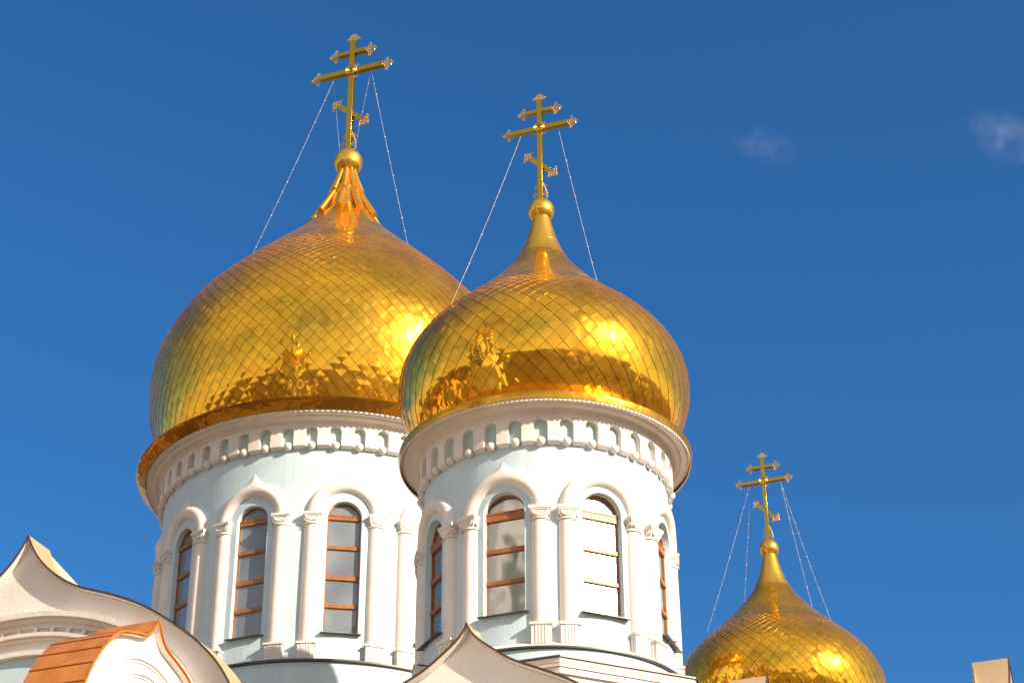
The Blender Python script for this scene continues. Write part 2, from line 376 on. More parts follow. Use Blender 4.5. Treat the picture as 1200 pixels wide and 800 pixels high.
def make_window(Rg, Rw, c, half, zs, zsill, bars, parent, glassm, inner=None, sillz=None):
    Mx = Matrix.Rotation(c, 4, 'Z') @ Matrix.Translation((0, -Rg, 0))     # x across, -y outward
    hw = half-.0
    win = None
    m = MB(); fw = .05
    out = [(-hw, zsill)]+[(-hw*math.cos(t), zs+hw*math.sin(t)) for t in np.linspace(0, math.pi, 25)]+[(hw, zsill)]
    hi = hw-fw
    inn = [(-hi, zsill+fw)]+[(-hi*math.cos(t), zs+hi*math.sin(t)) for t in np.linspace(0, math.pi, 25)]+[(hi, zsill+fw)]
    n = len(out); vs = []
    for (ring, y) in ((out, -.04), (inn, -.04), (out, .05), (inn, .03)): vs += [tuple(Mx @ Vector((x, y, z))) for x, z in ring]
    fs = []
    for i in range(n-1): fs += [(i, i+1, n+i+1, n+i), (n+i, n+i+1, 3*n+i+1, 3*n+i)]
    fs += [(0, n, 2*n-1, n-1), (n, 3*n, 4*n-1, 2*n-1)]
    m.add(vs, fs)
    frame = m.build('window', WOOD, parent, 35)
    for zc, th in bars:
        m = MB(); w = hw-.005
        if zc+th/2 > zs: w = math.sqrt(max(.01, hw*hw-(zc+th/2-zs)**2))-.01
        m.box(-w, w, -.06, .03, zc-th/2, zc+th/2, Mx)
        if th > .14: m.box(-w+.01, w-.01, -.075, -.055, zc+th/2-.05, zc+th/2-.012, Mx)
        m.build('glazing_bar', WOOD, frame, 30)
    m = MB(); ring = [(x*.985, z) for x, z in out]
    m.add([tuple(Mx @ Vector((x, .0, z))) for x, z in ring], [tuple(range(len(ring)))[::-1]]); m.build('pane', glassm, frame, 0)
    m = MB(); zz = sillz or zsill; w = half+.09
    d0 = Rw-Rg
    vs = [(-w, -d0-.13, zz-.06), (w, -d0-.13, zz-.06), (w, .05, zz+.03), (-w, .05, zz+.03), (-w, -d0-.13, zz-.085), (w, -d0-.13, zz-.085), (w, .05, zz-.0), (-w, .05, zz-.0)]
    m.add([tuple(Mx @ Vector(v)) for v in vs], [(0, 1, 2, 3), (4, 7, 6, 5), (0, 4, 5, 1), (1, 5, 6, 2), (2, 6, 7, 3), (3, 7, 4, 0)])
    m.build('sill', LEDGE, frame, 0)
    if inner == 'blind':
        m = MB(); m.box(-hw, hw, .075, .09, zsill, zs+hw, Mx); m.build('blind', BLIND, frame, 0)
    elif inner == 'curtain':
        for sg, edge in ((-1, .42), (1, .36)):
            vs = []; nx, nz = 26, 26
            for j in range(nz+1):
                v = j/nz; z = zsill+(zs+hw-zsill)*v
                wv = edge+.25*abs(v-.45)**1.3+(.28 if v > .93 else 0)+(.5*max(0, .16-v)*2)
                for i in range(nx+1):
                    uu = i/nx; x = sg*(hw-(wv*hw*1.05)*uu+.02*math.sin(v*9+uu*3))
                    y = .16+.035*math.sin(uu*21+.6*math.sin(v*5))+.02*math.sin(v*6)
                    vs.append(tuple(Mx @ Vector((x, y, z))))
            m = MB(); m.add(vs, [(j*(nx+1)+i, j*(nx+1)+i+1, (j+1)*(nx+1)+i+1, (j+1)*(nx+1)+i) for j in range(nz) for i in range(nx)])
            o = m.build('curtain', CURT, frame, 180)
            sl = o.modifiers.new('cloth_thickness', 'SOLIDIFY'); sl.thickness = .006
    return frame
def lace(Rt, Rb, zt, zb, n, m_, parent):
    """fringe of little sheet metal points"""
    vs = []; fs = []; d = 2*math.pi/n
    for k in range(n):
        a = k*d; o = len(vs)
        zm = zt-(zt-zb)*.35
        for rr in (0, -.012):
            vs += [cyl(Rt+rr, a-d/2, zt), cyl(Rt+rr, a+d/2, zt), cyl(Rb+rr, a+d*.5, zm), cyl(Rb+rr, a+d*.16, zb+.012), cyl(Rb+rr, a, zb), cyl(Rb+rr, a-d*.16, zb+.012), cyl(Rb+rr, a-d*.5, zm)]
        fs += [tuple(o+i for i in (0, 6, 5, 4, 3, 2, 1)), tuple(o+7+i for i in range(7))]
        for i in range(2, 6): fs.append((o+i, o+i+1, o+7+i+1, o+7+i))
    m = MB(); m.add(vs, fs); return m.build('lace_fringe', m_, parent, 0)

# ------------------------------------------------------------------ crosses
def finial(m, c, ex, ez, s, nrm):
    """flat lattice trefoil at a beam end: ex points outward, ez across"""
    c = Vector(c); ex = Vector(ex); ez = Vector(ez); r = s*.042
    def P(x, z): return c+ex*(x*s)+ez*(z*s)
    def ring(x, z, q, k=10): m.tube([P(x+q*math.cos(t), z+q*math.sin(t)) for t in np.linspace(0, 2*math.pi, k, endpoint=False)], r, 5, closed=True)
    ring(.34, 0, .17); ring(.66, 0, .15); ring(.36, .42, .16); ring(.36, -.42, .16)
    m.tube([P(0, 0), P(.98, 0)], r, 5); m.tube([P(.36, -.8), P(.36, .8)], r, 5)
    for sg in (-1, 1):
        m.tube([P(.04, .1*sg), P(.26, .56*sg), P(.14, .74*sg)], r, 5); m.tube([P(.4, .45*sg), P(.62, .34*sg), P(.9, .1*sg), P(1.0, 0)], r, 5)
        m.tube([P(.05, .22*sg), P(.16, .42*sg), P(.36, .5*sg)], r, 5); m.tube([P(.55, .2*sg), P(.78, .3*sg), P(.8, .12*sg)], r, 5)
def make_cross(zb, zt, zu, zm, zl, w, hu, hm, hl, slope, fs, parent):
    """eight pointed cross in the local x-z plane; beam half lengths hu, hm, hl"""
    m = MB(); m.box(-w/2, w/2, -w/2, w/2, zb, zt); pole = bevel(m.build('cross', GOLDX, parent, 30), .006)
    E = w*.47
    def beam(zc, h, ww, ang=0.):
        m = MB(); Mr = Matrix.Translation((0, 0, zc)) @ Matrix.Rotation(ang, 4, 'Y')
        m.box(-h, h, -E, E, -ww/2, ww/2, Mr); bevel(m.build('crossbar', GOLDX, pole, 30), .006)
        for sg in (-1, 1):
            m = MB(); finial(m, Mr @ Vector((sg*h, 0, 0)), Mr.to_3x3() @ Vector((sg, 0, 0)), Mr.to_3x3() @ Vector((0, 0, 1)), fs, None); m.build('finial', GOLDL, pole, 60)
        m = MB(); m.box(-h*.4-.02, -h*.4+.02, -.02, .02, -ww/2-.05, -ww/2+.01, Mr)
        return Mr
    beam(zu, hu, w*.85); beam(zm, hm, w); beam(zl, hl, w*.85, slope)
    m = MB(); finial(m, (0, 0, zt), (0, 0, 1), (1, 0, 0), fs, None); m.build('finial', GOLDL, pole, 60)
    m = MB(); rr = w*1.05
    for q in (1, .78, .45): m.tube([(rr*q*math.cos(t), -E-.03, zm+rr*q*math.sin(t)) for t in np.linspace(0, 2*math.pi, 20, endpoint=False)], w*.09, 6, closed=True)
    for k in range(12):
        t = 2*math.pi*k/12; m.tube([(rr*.45*math.cos(t), -E-.03, zm+rr*.45*math.sin(t)), (rr*math.cos(t), -E-.03, zm+rr*math.sin(t))], w*.05, 5)
    for k in range(4):
        for dt in (-.3, -.1, .1, .3):
            t = math.pi/4+k*math.pi/2+dt; L_ = 1.9 if abs(dt) < .2 else 1.6
            m.tube([(rr*.95*math.cos(t), 0, zm+rr*.95*math.sin(t)), (rr*L_*math.cos(t+dt*.5), 0, zm+rr*L_*math.sin(t+dt*.5))], [w*.07, w*.03], 5)
    m.build('rosette', GOLDL, pole, 60)
    m = MB()
    for sg in (-1, 1):
        for q, zz in ((.62, .35), (.45, .95)):
            c0 = (sg*w*(.5+q*.75), zb+w*zz*3.2+w*.6)
            m.tube([(c0[0]+w*q*(1-k/22)*math.cos(k*.55)*sg, 0, c0[1]+w*q*(1-k/22)*math.sin(k*.55)) for k in range(17)], w*.085, 5)
        m.tube([(sg*w*.5, 0, zb+w*.1), (sg*w*1.4, 0, zb+w*.9), (sg*w*1.25, 0, zb+w*2.4), (sg*w*.5, 0, zb+w*4.6)], w*.08, 5)
    m.build('scroll', GOLDL, pole, 60)
    return pole

# ------------------------------------------------------------------ towers
Z = lambda z: z+CAMZ
def corner_tower(loc, label, group):
    t = empty('dome_tower', (loc.x, loc.y, 0), YAW); tag(t, label, 'church tower', group)
    Rw = 3.10
    drum_wall(Rw, 8, .525, Z(20.52), Z(17.93), Z(16.88), Z(23.15), .22, t)
    m = MB(); m.lathe([(2.55, Z(16.9)), (2.55, Z(23.1))], 48); m.build('drum_core', DIM, t, 180)
    frieze(Rw, 3.255, 32, .17, R(5.625+.6), Z(22.89), Z(22.21), Z(23.10), Z(22.27), .115, t)
    aw = R(16.5)
    for k in range(8):
        c = k*math.pi/4
        inner = None
        make_window(2.87, Rw, c, .525, Z(20.52), Z(17.93), [(Z(20.50), .22), (Z(19.60), .105), (Z(18.79), .09)], t, SUNGLASS if k == 1 else CLEAR, inner, Z(17.93))
        make_archivolt(Rw-.03, c, aw, Z(20.50), Rw*aw, .195, .29, t)
        for sg in (-1, 1): make_column(Rw-.05, c+sg*aw, Z(20.52), Z(20.22), Z(17.56), Z(17.01), .215, .265, t)
    m = MB(); m.lathe([(3.05, Z(17.10)), (3.115, Z(17.10)), (3.12, Z(17.13)), (3.30, Z(17.0)), (3.30, Z(16.96)), (3.05, Z(16.96))], 96); m.build('plinth_moulding', TRIM, t, 35)
    m = MB(); m.lathe([(3.0, Z(17.01)), (3.36, Z(16.945)), (3.42, Z(16.93)), (3.42, Z(16.89)), (3.36, Z(16.885)), (3.33, Z(16.87))], 96); m.build('plinth_flashing', LEDGE, t, 35)
    m = MB(); m.lathe([(3.34, Z(16.90)), (3.34, Z(13.3))], 96); m.build('plinth', WALL, t, 180)
    # cornice under the gilded rim
    m = MB(); m.lathe([(3.03, Z(23.14)), (3.255, Z(23.07)), (3.30, Z(23.09)), (3.31, Z(23.115)), (3.42, Z(23.12)), (3.47, Z(23.145)), (3.50, Z(23.19)), (3.60, Z(23.19)), (3.64, Z(23.20)), (3.66, Z(23.235)), (3.72, Z(23.24)), (3.72, Z(23.29)), (3.0, Z(23.31))], 128)
    m.build('cornice', TRIM, t, 35)
    lace(3.742, 3.735, Z(23.16), Z(23.085), 200, TRIM, t)
    m = MB(); m.lathe([(3.745, Z(23.15)), (3.76, Z(23.15)), (3.775, Z(23.22)), (3.79, Z(23.30)), (3.786, Z(23.325)), (3.70, Z(23.345)), (2.8, Z(23.36))], 160)
    m.build('gilded_rim', GOLDR, t, 50)
    d = tiled_dome(ZKM, RKM, 29.58, 54, t)
    zs = np.linspace(29.5, 30.92, 28); prof = [(float(spline(ZKM, RKM, z))+.010, Z(float(z))) for z in zs]
    m = MB(); m.lathe([(prof[0][0]-.03, prof[0][1])]+prof, 64); zr = 30.0; rr = float(spline(ZKM, RKM, zr))
    m.lathe([(rr+.008, Z(zr-.012)), (rr+.014, Z(zr-.004)), (rr+.014, Z(zr+.004)), (rr+.006, Z(zr+.012))], 64)
    neck = m.build('neck', GOLDS, t, 60)
    m = MB(); m.ball((0, 0, Z(31.15)), .368, 40); m.build('orb', GOLDS, neck, 180)
    make_cross(Z(31.45), Z(34.98), Z(34.60), Z(33.99), Z(32.73), .14, .40, .86, .40, R(44), .27, t)
    return t
def centre_tower(loc, label, group):
    t = empty('dome_tower', (loc.x, loc.y, 0), YAW); tag(t, label, 'church tower', group)
    Rw = 5.60
    drum_wall(Rw, 12, .53, Z(26.37), Z(22.58), Z(21.55), Z(29.6), .22, t)
    m = MB(); m.lathe([(4.95, Z(21.6)), (4.95, Z(29.5))], 64); m.build('drum_core', DARK, t, 180)
    frieze(Rw, 5.78, 48, .187, R(3.75-.3), Z(29.41), Z(28.69), Z(29.54), Z(28.75), .135, t)
    aw = R(10.1)
    for k in range(12):
        c = k*math.pi/6
        make_window(5.38, Rw, c, .53, Z(26.37), Z(22.58), [(Z(26.41), .17), (Z(25.40), .12), (Z(24.40), .14), (Z(23.48), .12)], t, GLASS, None, Z(22.58))
        make_archivolt(Rw-.03, c, aw, Z(26.41), Rw*aw, .21, .42, t)
        for sg in (-1, 1): make_column(Rw-.07, c+sg*aw, Z(26.43), Z(26.07), Z(22.2), Z(21.63), .255, .295, t)
    m = MB(); m.lathe([(5.5, Z(21.66)), (5.92, Z(21.60)), (5.99, Z(21.585)), (5.99, Z(21.53)), (5.93, Z(21.52)), (5.88, Z(21.5))], 128); m.build('plinth_flashing', LEDGE, t, 35)
    m = MB(); m.lathe([(5.89, Z(21.54)), (5.89, Z(15.0))], 128); m.build('plinth', WALL, t, 180)
    m = MB(); m.lathe([(5.49, Z(29.58)), (5.78, Z(29.50)), (5.83, Z(29.52)), (5.85, Z(29.56)), (5.97, Z(29.57)), (6.03, Z(29.60)), (6.06, Z(29.66)), (6.17, Z(29.665)), (6.19, Z(29.69)), (6.25, Z(29.70)), (6.25, Z(29.80)), (5.4, Z(29.85))], 160)
    m.build('cornice', TRIM, t, 35)
    lace(6.275, 6.27, Z(29.76), Z(29.655), 230, TRIM, t)
    m = MB(); m.lathe([(6.28, Z(29.735)), (6.30, Z(29.72)), (6.40, Z(29.80)), (6.52, Z(29.90)), (6.62, Z(29.985)), (6.636, Z(30.01)), (6.60, Z(30.03)), (6.2, Z(30.04)), (5.7, Z(30.08))], 200)
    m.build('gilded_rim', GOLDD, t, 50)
    tiled_dome(ZKL, RKL, 41.2, 88, t)
    # cone of gilded pipes in two tiers
    m = MB(); m.lathe([(1.12, Z(40.92)), (1.0, Z(41.0)), (.62, Z(41.95)), (.50, Z(42.45)), (.40, Z(42.5)), (.26, Z(43.4))], 48); cone = m.build('neck', GOLDS, t, 50)
    for k in range(10):
        a = R(36*k+20.2-8); m = MB()
        m.tube([cyl(.47, a, Z(42.36)), cyl(.86, a, Z(41.62)), cyl(1.22, a, Z(40.95))], [.08, .10, .115], 14); m.build('gilded_pipe', GOLDS, cone, 60)
        m = MB(); a += R(4)
        m.tube([cyl(.24, a, Z(43.42)), cyl(.42, a, Z(42.80)), cyl(.64, a, Z(42.16))], [.06, .075, .09], 12); m.build('gilded_pipe', GOLDS, cone, 60)
    m = MB(); m.ball((0, 0, Z(43.70)), .545, 44); m.build('orb', GOLDS, cone, 180)
    make_cross(Z(44.15), Z(49.5), Z(48.93), Z(48.02), Z(46.03), .21, .60, 1.33, .62, R(42), .40, t)
    return t
GRP = 'gilded onion dome towers of the church'
tM = corner_tower(MC, 'white drum tower under the middle gold dome, one sunlit window blazing white', GRP)
tL = centre_tower(LC, 'largest white drum tower, gold dome with gilded pipes fanning out below the orb', GRP)
tR = copy_tree(tM)
tR.location = (RC.x, RC.y, .13); tR.rotation_euler = (0, 0, YAW)
tag(tR, 'lowest gold onion dome on the right, its drum hidden behind the roofs', 'church tower', GRP)

# ------------------------------------------------------------------ keel gables (kokoshniks)
KEEL_S = [(0, 0), (.04, -.11), (.09, -.2), (.18, -.33), (.41, -.53), (.61, -.68), (.83, -.85), (1.05, -1.0), (1.44, -1.18), (1.79, -1.34), (2.24, -1.56), (2.58, -1.76), (2.9, -2.02), (3.2, -2.4), (3.4, -2.9), (3.5, -3.5)]
KEEL_B = [(0, 0), (.1, -.22), (.2, -.42), (.38, -.68), (.6, -.92), (.92, -1.2), (1.31, -1.46), (1.54, -1.6), (1.83, -1.71), (2.38, -1.89), (3.0, -2.15), (3.43, -2.36), (4.11, -2.8), (4.86, -3.37), (5.31, -3.82), (5.59, -4.14), (5.92, -4.66), (6.2, -5.3), (6.38, -6.0), (6.45, -6.8)]
KEEL_C = [(0, 0), (.1, -.17), (.2, -.31), (.36, -.47), (.55, -.53), (.8, -.58), (1.1, -.67), (1.42, -.78), (1.72, -1.02), (2.02, -1.35), (2.24, -1.68), (2.42, -2.0), (2.56, -2.35), (2.66, -2.9), (2.7, -3.6)]
def smooth_keel(kp):
    # resample finely
    x = np.array([p[0] for p in kp]); z = np.array([p[1] for p in kp])
    s = np.concatenate([[0], np.cumsum(np.hypot(np.diff(x), np.diff(z)))])
    ss = np.linspace(0, s[-1], 60); X = np.interp(ss, s, x); Zz = np.interp(ss, s, z)
    for _ in range(3):
        X[1:-1] = (X[:-2]+2*X[1:-1]+X[2:])/4; Zz[1:-1] = (Zz[:-2]+2*Zz[1:-1]+Zz[2:])/4
    return list(zip(X, Zz))
def offset(pts, d):
    """move the half profile inward (down and to the axis) by d"""
    out = []
    for i, (x, z) in enumerate(pts):
        x0, z0 = pts[max(i-1, 0)]; x1, z1 = pts[min(i+1, len(pts)-1)]
        tx, tz = x1-x0, z1-z0; l = math.hypot(tx, tz); nx, nz = tz/l, -tx/l
        out.append((max(0, x+nx*d), z+nz*d))
    out[0] = (0, out[0][1]-d*1.2)
    return out
def gable(loc, rz, keel, zp, depth, over, roofm, label, group, extra, panels=0., thick=.05):
    """gable wall in the local x-z plane at y=0 facing -y, roof sheet running back (+y) and overhanging in front"""
    t = empty('keel_gable', loc, rz); tag(t, label, 'gable', group)
    kp = smooth_keel(keel); ki = offset(kp, thick)
    zb = keel[-1][1]
    face = [(-x, z) for x, z in ki[::-1]]+ki[1:]
    m = MB(); n = len(face)
    vs = [(x, y, z+zp) for y in (0, depth-.02) for x, z in face]
    fs = [(n-1-i-1, n-1-i, n+n-1-i, n+n-1-i-1) for i in range(0)]
    # front and back faces as vertical strips
    h = len(ki)
    for y_ in (0, 1):
        o = y_*n
        for i in range(h-1):
            a, b = o+i, o+i+1; c, d = o+n-1-i, o+n-2-i
            fs.append((a, b, d, c) if y_ == 0 else (a, c, d, b))
    for i in range(n-1): fs.append((i, n+i, n+i+1, i+1))
    fs.append((0, n-1, 2*n-1, n))
    m.add(vs, fs); m.build('gable_wall', GABLE, t, 40)
    outl = [(-x, z) for x, z in kp[::-1]]+kp[1:]; inl = face
    def sheet(y0, y1, a, b):
        m = MB(); k = len(a)
        vs = [(x, y0, z+zp) for x, z in a]+[(x, y1, z+zp) for x, z in a]+[(x, y0, z+zp) for x, z in b]+[(x, y1, z+zp) for x, z in b]
        fs = []
        for i in range(k-1): fs += [(i, i+1, k+i+1, k+i), (2*k+i, 3*k+i, 3*k+i+1, 2*k+i+1), (i, 2*k+i, 2*k+i+1, i+1), (k+i, k+i+1, 3*k+i+1, 3*k+i)]
        m.add(vs, fs); return m
    in2 = [(x*.999, z+.012) for x, z in inl]
    roof = sheet(-over, depth, outl, in2).build('roof_sheet', roofm, t, 50)
    roof.data.materials.append(GABLE)
    for p_ in roof.data.polygons:
        if p_.index % 4 == 1: p_.material_index = 1
    if panels:
        # standing seams across the sheet
        m = MB(); s = 0; last = None
        for half in (1, -1):
            acc = 0; prev = kp[0]
            for (x, z) in kp[1:]:
                acc += math.hypot(x-prev[0], z-prev[1])
                if acc > panels:
                    acc = 0; tx, tz = x-prev[0], z-prev[1]; l = math.hypot(tx, tz); nx, nz = -tz/l, tx/l
                    vs = []
                    for (e, hgt) in ((-.012, -.01), (.012, -.01), (.012, .022), (-.012, .022)):
                        px, pz = x+tx/l*e+nx*hgt, z+tz/l*e+nz*hgt
                        vs += [(half*px, -over-.004, pz+zp), (half*px, depth, pz+zp)]
                    m.add(vs, [(0, 1, 3, 2), (2, 3, 5, 4), (4, 5, 7, 6), (6, 7, 1, 0), (0, 2, 4, 6)])
                prev = (x, z)
        m.build('standing_seam', SEAMC, roof, 0)
    # dark folded front edge
    oo = [(x*1.0, z+.018) for x, z in outl]; bb = [(x, z) for x, z in offset_full(outl, .022)]
    sheet(-over-.03, -over+.002, oo, bb).build('roof_edge', EDGE if not panels else COPPER, roof, 40)
    if extra: extra(t, zp)
    return t
def offset_full(o, d):
    h = len(o)//2; half = [(x, z) for x, z in o[h:]]; i = offset(half, d); return [(-x, z) for x, z in i[::-1]]+i[1:]
SEAMC = simple('copper_seam', (.42, .15, .03), rough=.5, metal=.2)
def arc_band(m, a, b, w, zc, y0, y1, t0=0., t1=math.pi, seg=64, cx=0.):
    vs = []; fs = []
    for i in range(seg+1):
        t = t0+(t1-t0)*i/seg; c, s = -math.cos(t), math.sin(t)
        vs += [(cx+a*c, y0, zc+b*s), (cx+(a-w)*c, y0, zc+(b-w)*s), (cx+a*c, y1, zc+b*s), (cx+(a-w)*c, y1, zc+(b-w)*s)]
    for i in range(seg):
        o = i*4; fs += [(o, o+4, o+5, o+1), (o, o+2, o+6, o+4), (o+1, o+5, o+7, o+3)]
    m.add(vs, fs)
def big_extra(t, zp):
    zc = 18.74+CAMZ-3.6; a, b = 5.2, 3.6
    m = MB()
    arc_band(m, a, b, .13, zc, -.30, .0); arc_band(m, a-.13, b-.13, .10, zc, -.22, 0); arc_band(m, a-.23, b-.23, .12, zc, -.13, 0)
    m.build('archivolt', TRIM, t, 40)
    m = MB(); arc_band(m, a-.62, b-.50, .09, zc, -.2, 0); arc_band(m, a-.71, b-.59, .05, zc, -.12, 0)
    for k in range(-9, 10):
        tt = math.pi/2+k*.098; c, s = -math.cos(tt), math.sin(tt)
        x0, z0 = (a-.33)*c, zc+(b-.33)*s; x1, z1 = (a-.64)*c, zc+(b-.52)*s
        m.tube([(x1, -.09, z1), ((x0+x1)/2, -.06, (z0+z1)/2), (x0, -.09, z0)], [.03, .05, .065], 8)
    m.build('balustrade', TRIM, t, 40)
    m = MB(); arc_band(m, a-1.02, b-.93, .12, zc, -.16, 0); m.build('archivolt', TRIM, t, 40)
    m = MB(); vs = []; fs = []
    aa, b2 = a-1.14, b-1.05
    vs.append((0, -.02, zc))
    for i in range(49):
        q = math.pi*i/48; vs.append((-aa*math.cos(q), -.02, zc+b2*math.sin(q)))
    m.add(vs, [(0, i+2, i+1) for i in range(48)][::1]); m.build('tympanum', WALL, t, 0)
def cop_extra(t, zp):
    m = MB(); zc = zp-2.75
    for a, b in ((1.95, 1.85), (1.62, 1.55)):
        arc_band(m, a, b, .07, zc, -.07, 0); arc_band(m, a-.07, b-.07, .06, zc, -.03, 0)
    m.build('archivolt', TRIM, t, 40)
def P2(du, dn, ref=MC): return ref+U*du+N*dn
UC = -11.66
def gl(du, dn): p = P2(du, dn); return (p.x, p.y, 0)
GG = 'keel shaped gables'
gable(gl(0, 5.18), YAW, KEEL_S, Z(16.80), 0.62, .22, TAN, 'white keel gable with thin dark edge before the middle drum tower', GG, None)
gable(gl(UC, 5.20), YAW, KEEL_B, Z(20.86), 0.76, .19, TAN, 'broad cream keel gable with a balustraded arch, left of the largest tower', GG, big_extra)
gable(gl(5.16, -.1), YAW+R(90), KEEL_S, Z(16.80), 0.66, .2, TAN, 'tan metal gable tip peeping up in front of the lowest gold dome', GG, None)
gable(gl(9.63, -10.75), YAW+R(90), KEEL_B, Z(20.52), 0.75, .25, TAN, 'tan metal gable corner alone against the sky at far right', GG, big_extra)
gable(gl(-5.34, 9.62), YAW+R(90), KEEL_C, Z(16.0), 1.3, .14, COPPER, 'small bright white gable under a rounded orange copper roof at lower left', GG, cop_extra, panels=.42, thick=.07)

# ------------------------------------------------------------------ octagonal base and church body
m = MB()
def octo(m, r, z0, z1, r1=None, a_off=22.5):
    r1 = r1 or r; vs = [cyl(r, R(a_off+45*k), z0) for k in range(8)]+[cyl(r1, R(a_off+45*k), z1) for k in range(8)]
    m.add(vs, [(k, (k+1) % 8, 8+(k+1) % 8, 8+k) for k in range(8)]+[tuple(range(8, 16))])
ob = empty('octagonal_base', (MC.x, MC.y, 0), YAW)
tag(ob, 'white eight sided base with stepped cornice under the middle drum tower', 'church base')
m = MB(); octo(m, 4.22, Z(13.5), Z(16.02)); m.build('base_wall', TRIM, ob, 0)
m = MB(); octo(m, 4.30, Z(15.93), Z(16.06), 4.34); octo(m, 4.37, Z(16.063), Z(16.14), 4.39); octo(m, 4.40, Z(16.143), Z(16.245), 4.43); m.build('cornice', TRIM, ob, 0)
m = MB(); octo(m, 4.47, Z(16.25), Z(16.29), 4.47); octo(m, 4.47, Z(16.293), Z(16.60), 3.3); m.build('roof_sheet', LEDGE, ob, 0)
body = empty('church_building', (MC.x, MC.y, 0), YAW)
tag(body, 'cream church body carrying the domed towers and keel gables', 'church')
m = MB()
m.box(-29.0, 5.1, -5.1, 29.0, .0, Z(13.4)); m.build('wall', GABLE, body, 0)
m = MB(); m.box(5.105, 9.55, 4.0, 17.4, 0, Z(13.35)); m.build('wall', GABLE, body, 0)
m = MB(); m.box(-18.1, -5.4, -14.0, -5.105, 0, Z(12.6)); m.build('wall', GABLE, body, 0)
m = MB(); m.box(-29.3, 5.66, -5.0, 29.3, Z(13.405), Z(13.6)); m.build('roof', TAN, body, 0)
m = MB(); m.box(-18.0, -5.4, -13.8, -5.5, Z(12.605), Z(12.75)); m.build('roof', TAN, body, 0)
m = MB(); m.box(5.67, 9.7, 4.2, 17.2, Z(13.355), Z(13.5)); m.build('roof', TAN, body, 0)
# little spout pipes by the plinth
def spout(tower, label, r, a, z, L_):
    s = MB(); s.tube([cyl(r, a, z), cyl(r+L_, a, z-.03)], .022, 8); s.build('drain_spout', LEDGE, tower, 60)
spout(tM, '', 3.0, R(-45), Z(17.28), .42); spout(tM, '', 3.0, R(82), Z(17.75), .42)

# ------------------------------------------------------------------ guy chains
def chain(A, B, label, r):
    A = Vector(A); B = Vector(B); m = MB(); n = 60; L_ = (B-A).length; pts = []
    for i in range(n+1):
        t = i/n; p = A.lerp(B, t); p.z -= L_*.022*4*t*(1-t); pts.append(p)
    m.tube(pts, r, 6)
    k = int(L_/.5)
    for j in range(1, k):
        t = j/k+random.uniform(-.006, .006); p = A.lerp(B, t); p.z -= L_*.022*4*t*(1-t)
        m.ball(p, r*random.uniform(3.4, 6.2), 8)
    o = m.build('guy_chain', CHAIN, None, 60); return tag(o, label, 'chain', 'beaded guy chains steadying the crosses')
def on_dome(C, zk, rk, a, z, dz=0.):
    r = float(spline(zk, rk, z)); p = Matrix.Rotation(YAW, 3, 'Z') @ cyl(r, R(a), 0); return (C.x+p.x, C.y+p.y, Z(z)+dz)
def arm(C, du, z): p = C+U*du; return (p.x, p.y, Z(z))
chain(arm(MC, -.56, 33.92), on_dome(MC, ZKM, RKM, -57.8, 27.31), 'beaded chain from the left arm of the middle cross, slanting down across the largest dome', .0052)
chain(arm(MC, .54, 33.92), on_dome(MC, ZKM, RKM, 149.2, 27.31), 'beaded chain from the right arm of the middle cross down to its dome', .0052)
chain(arm(LC, -.74, 47.9), on_dome(LC, ZKL, RKL, -87.8, 35.70), 'long beaded chain slanting left from the left arm of the largest cross', .0065)
chain(arm(LC, -.80, 47.9), on_dome(LC, ZKL, RKL, -165, 36.06), 'near upright beaded chain passing behind the orb from the left arm of the largest cross', .0052)
chain(arm(LC, .80, 47.9), on_dome(LC, ZKL, RKL, 161.2, 36.06), 'long beaded chain slanting right from the right arm of the largest cross', .0065)
chain(arm(LC, .80, 47.9), on_dome(LC, ZKL, RKL, -138.8, 36.41), 'beaded chain crossing behind the post of the largest cross from its right arm', .0052)
chain(arm(RC, -.52, 34.2), on_dome(RC, ZKM, RKM, -84.8, 27.1, .13), 'beaded chain slanting far left from the cross on the lowest dome', .0052)
chain(arm(RC, -.52, 34.2), on_dome(RC, ZKM, RKM, -135.8, 27.3, .13), 'near upright beaded chain from the left arm of the cross on the lowest dome', .0055)
chain(arm(RC, .60, 34.2), on_dome(RC, ZKM, RKM, 68.2, 27.55, .13), 'outer beaded chain slanting right from the cross on the lowest dome', .0052)
chain(arm(RC, .60, 34.2), on_dome(RC, ZKM, RKM, 146.2, 27.55, .13), 'inner thinner chain from the right arm of the cross on the lowest dome', .0055)

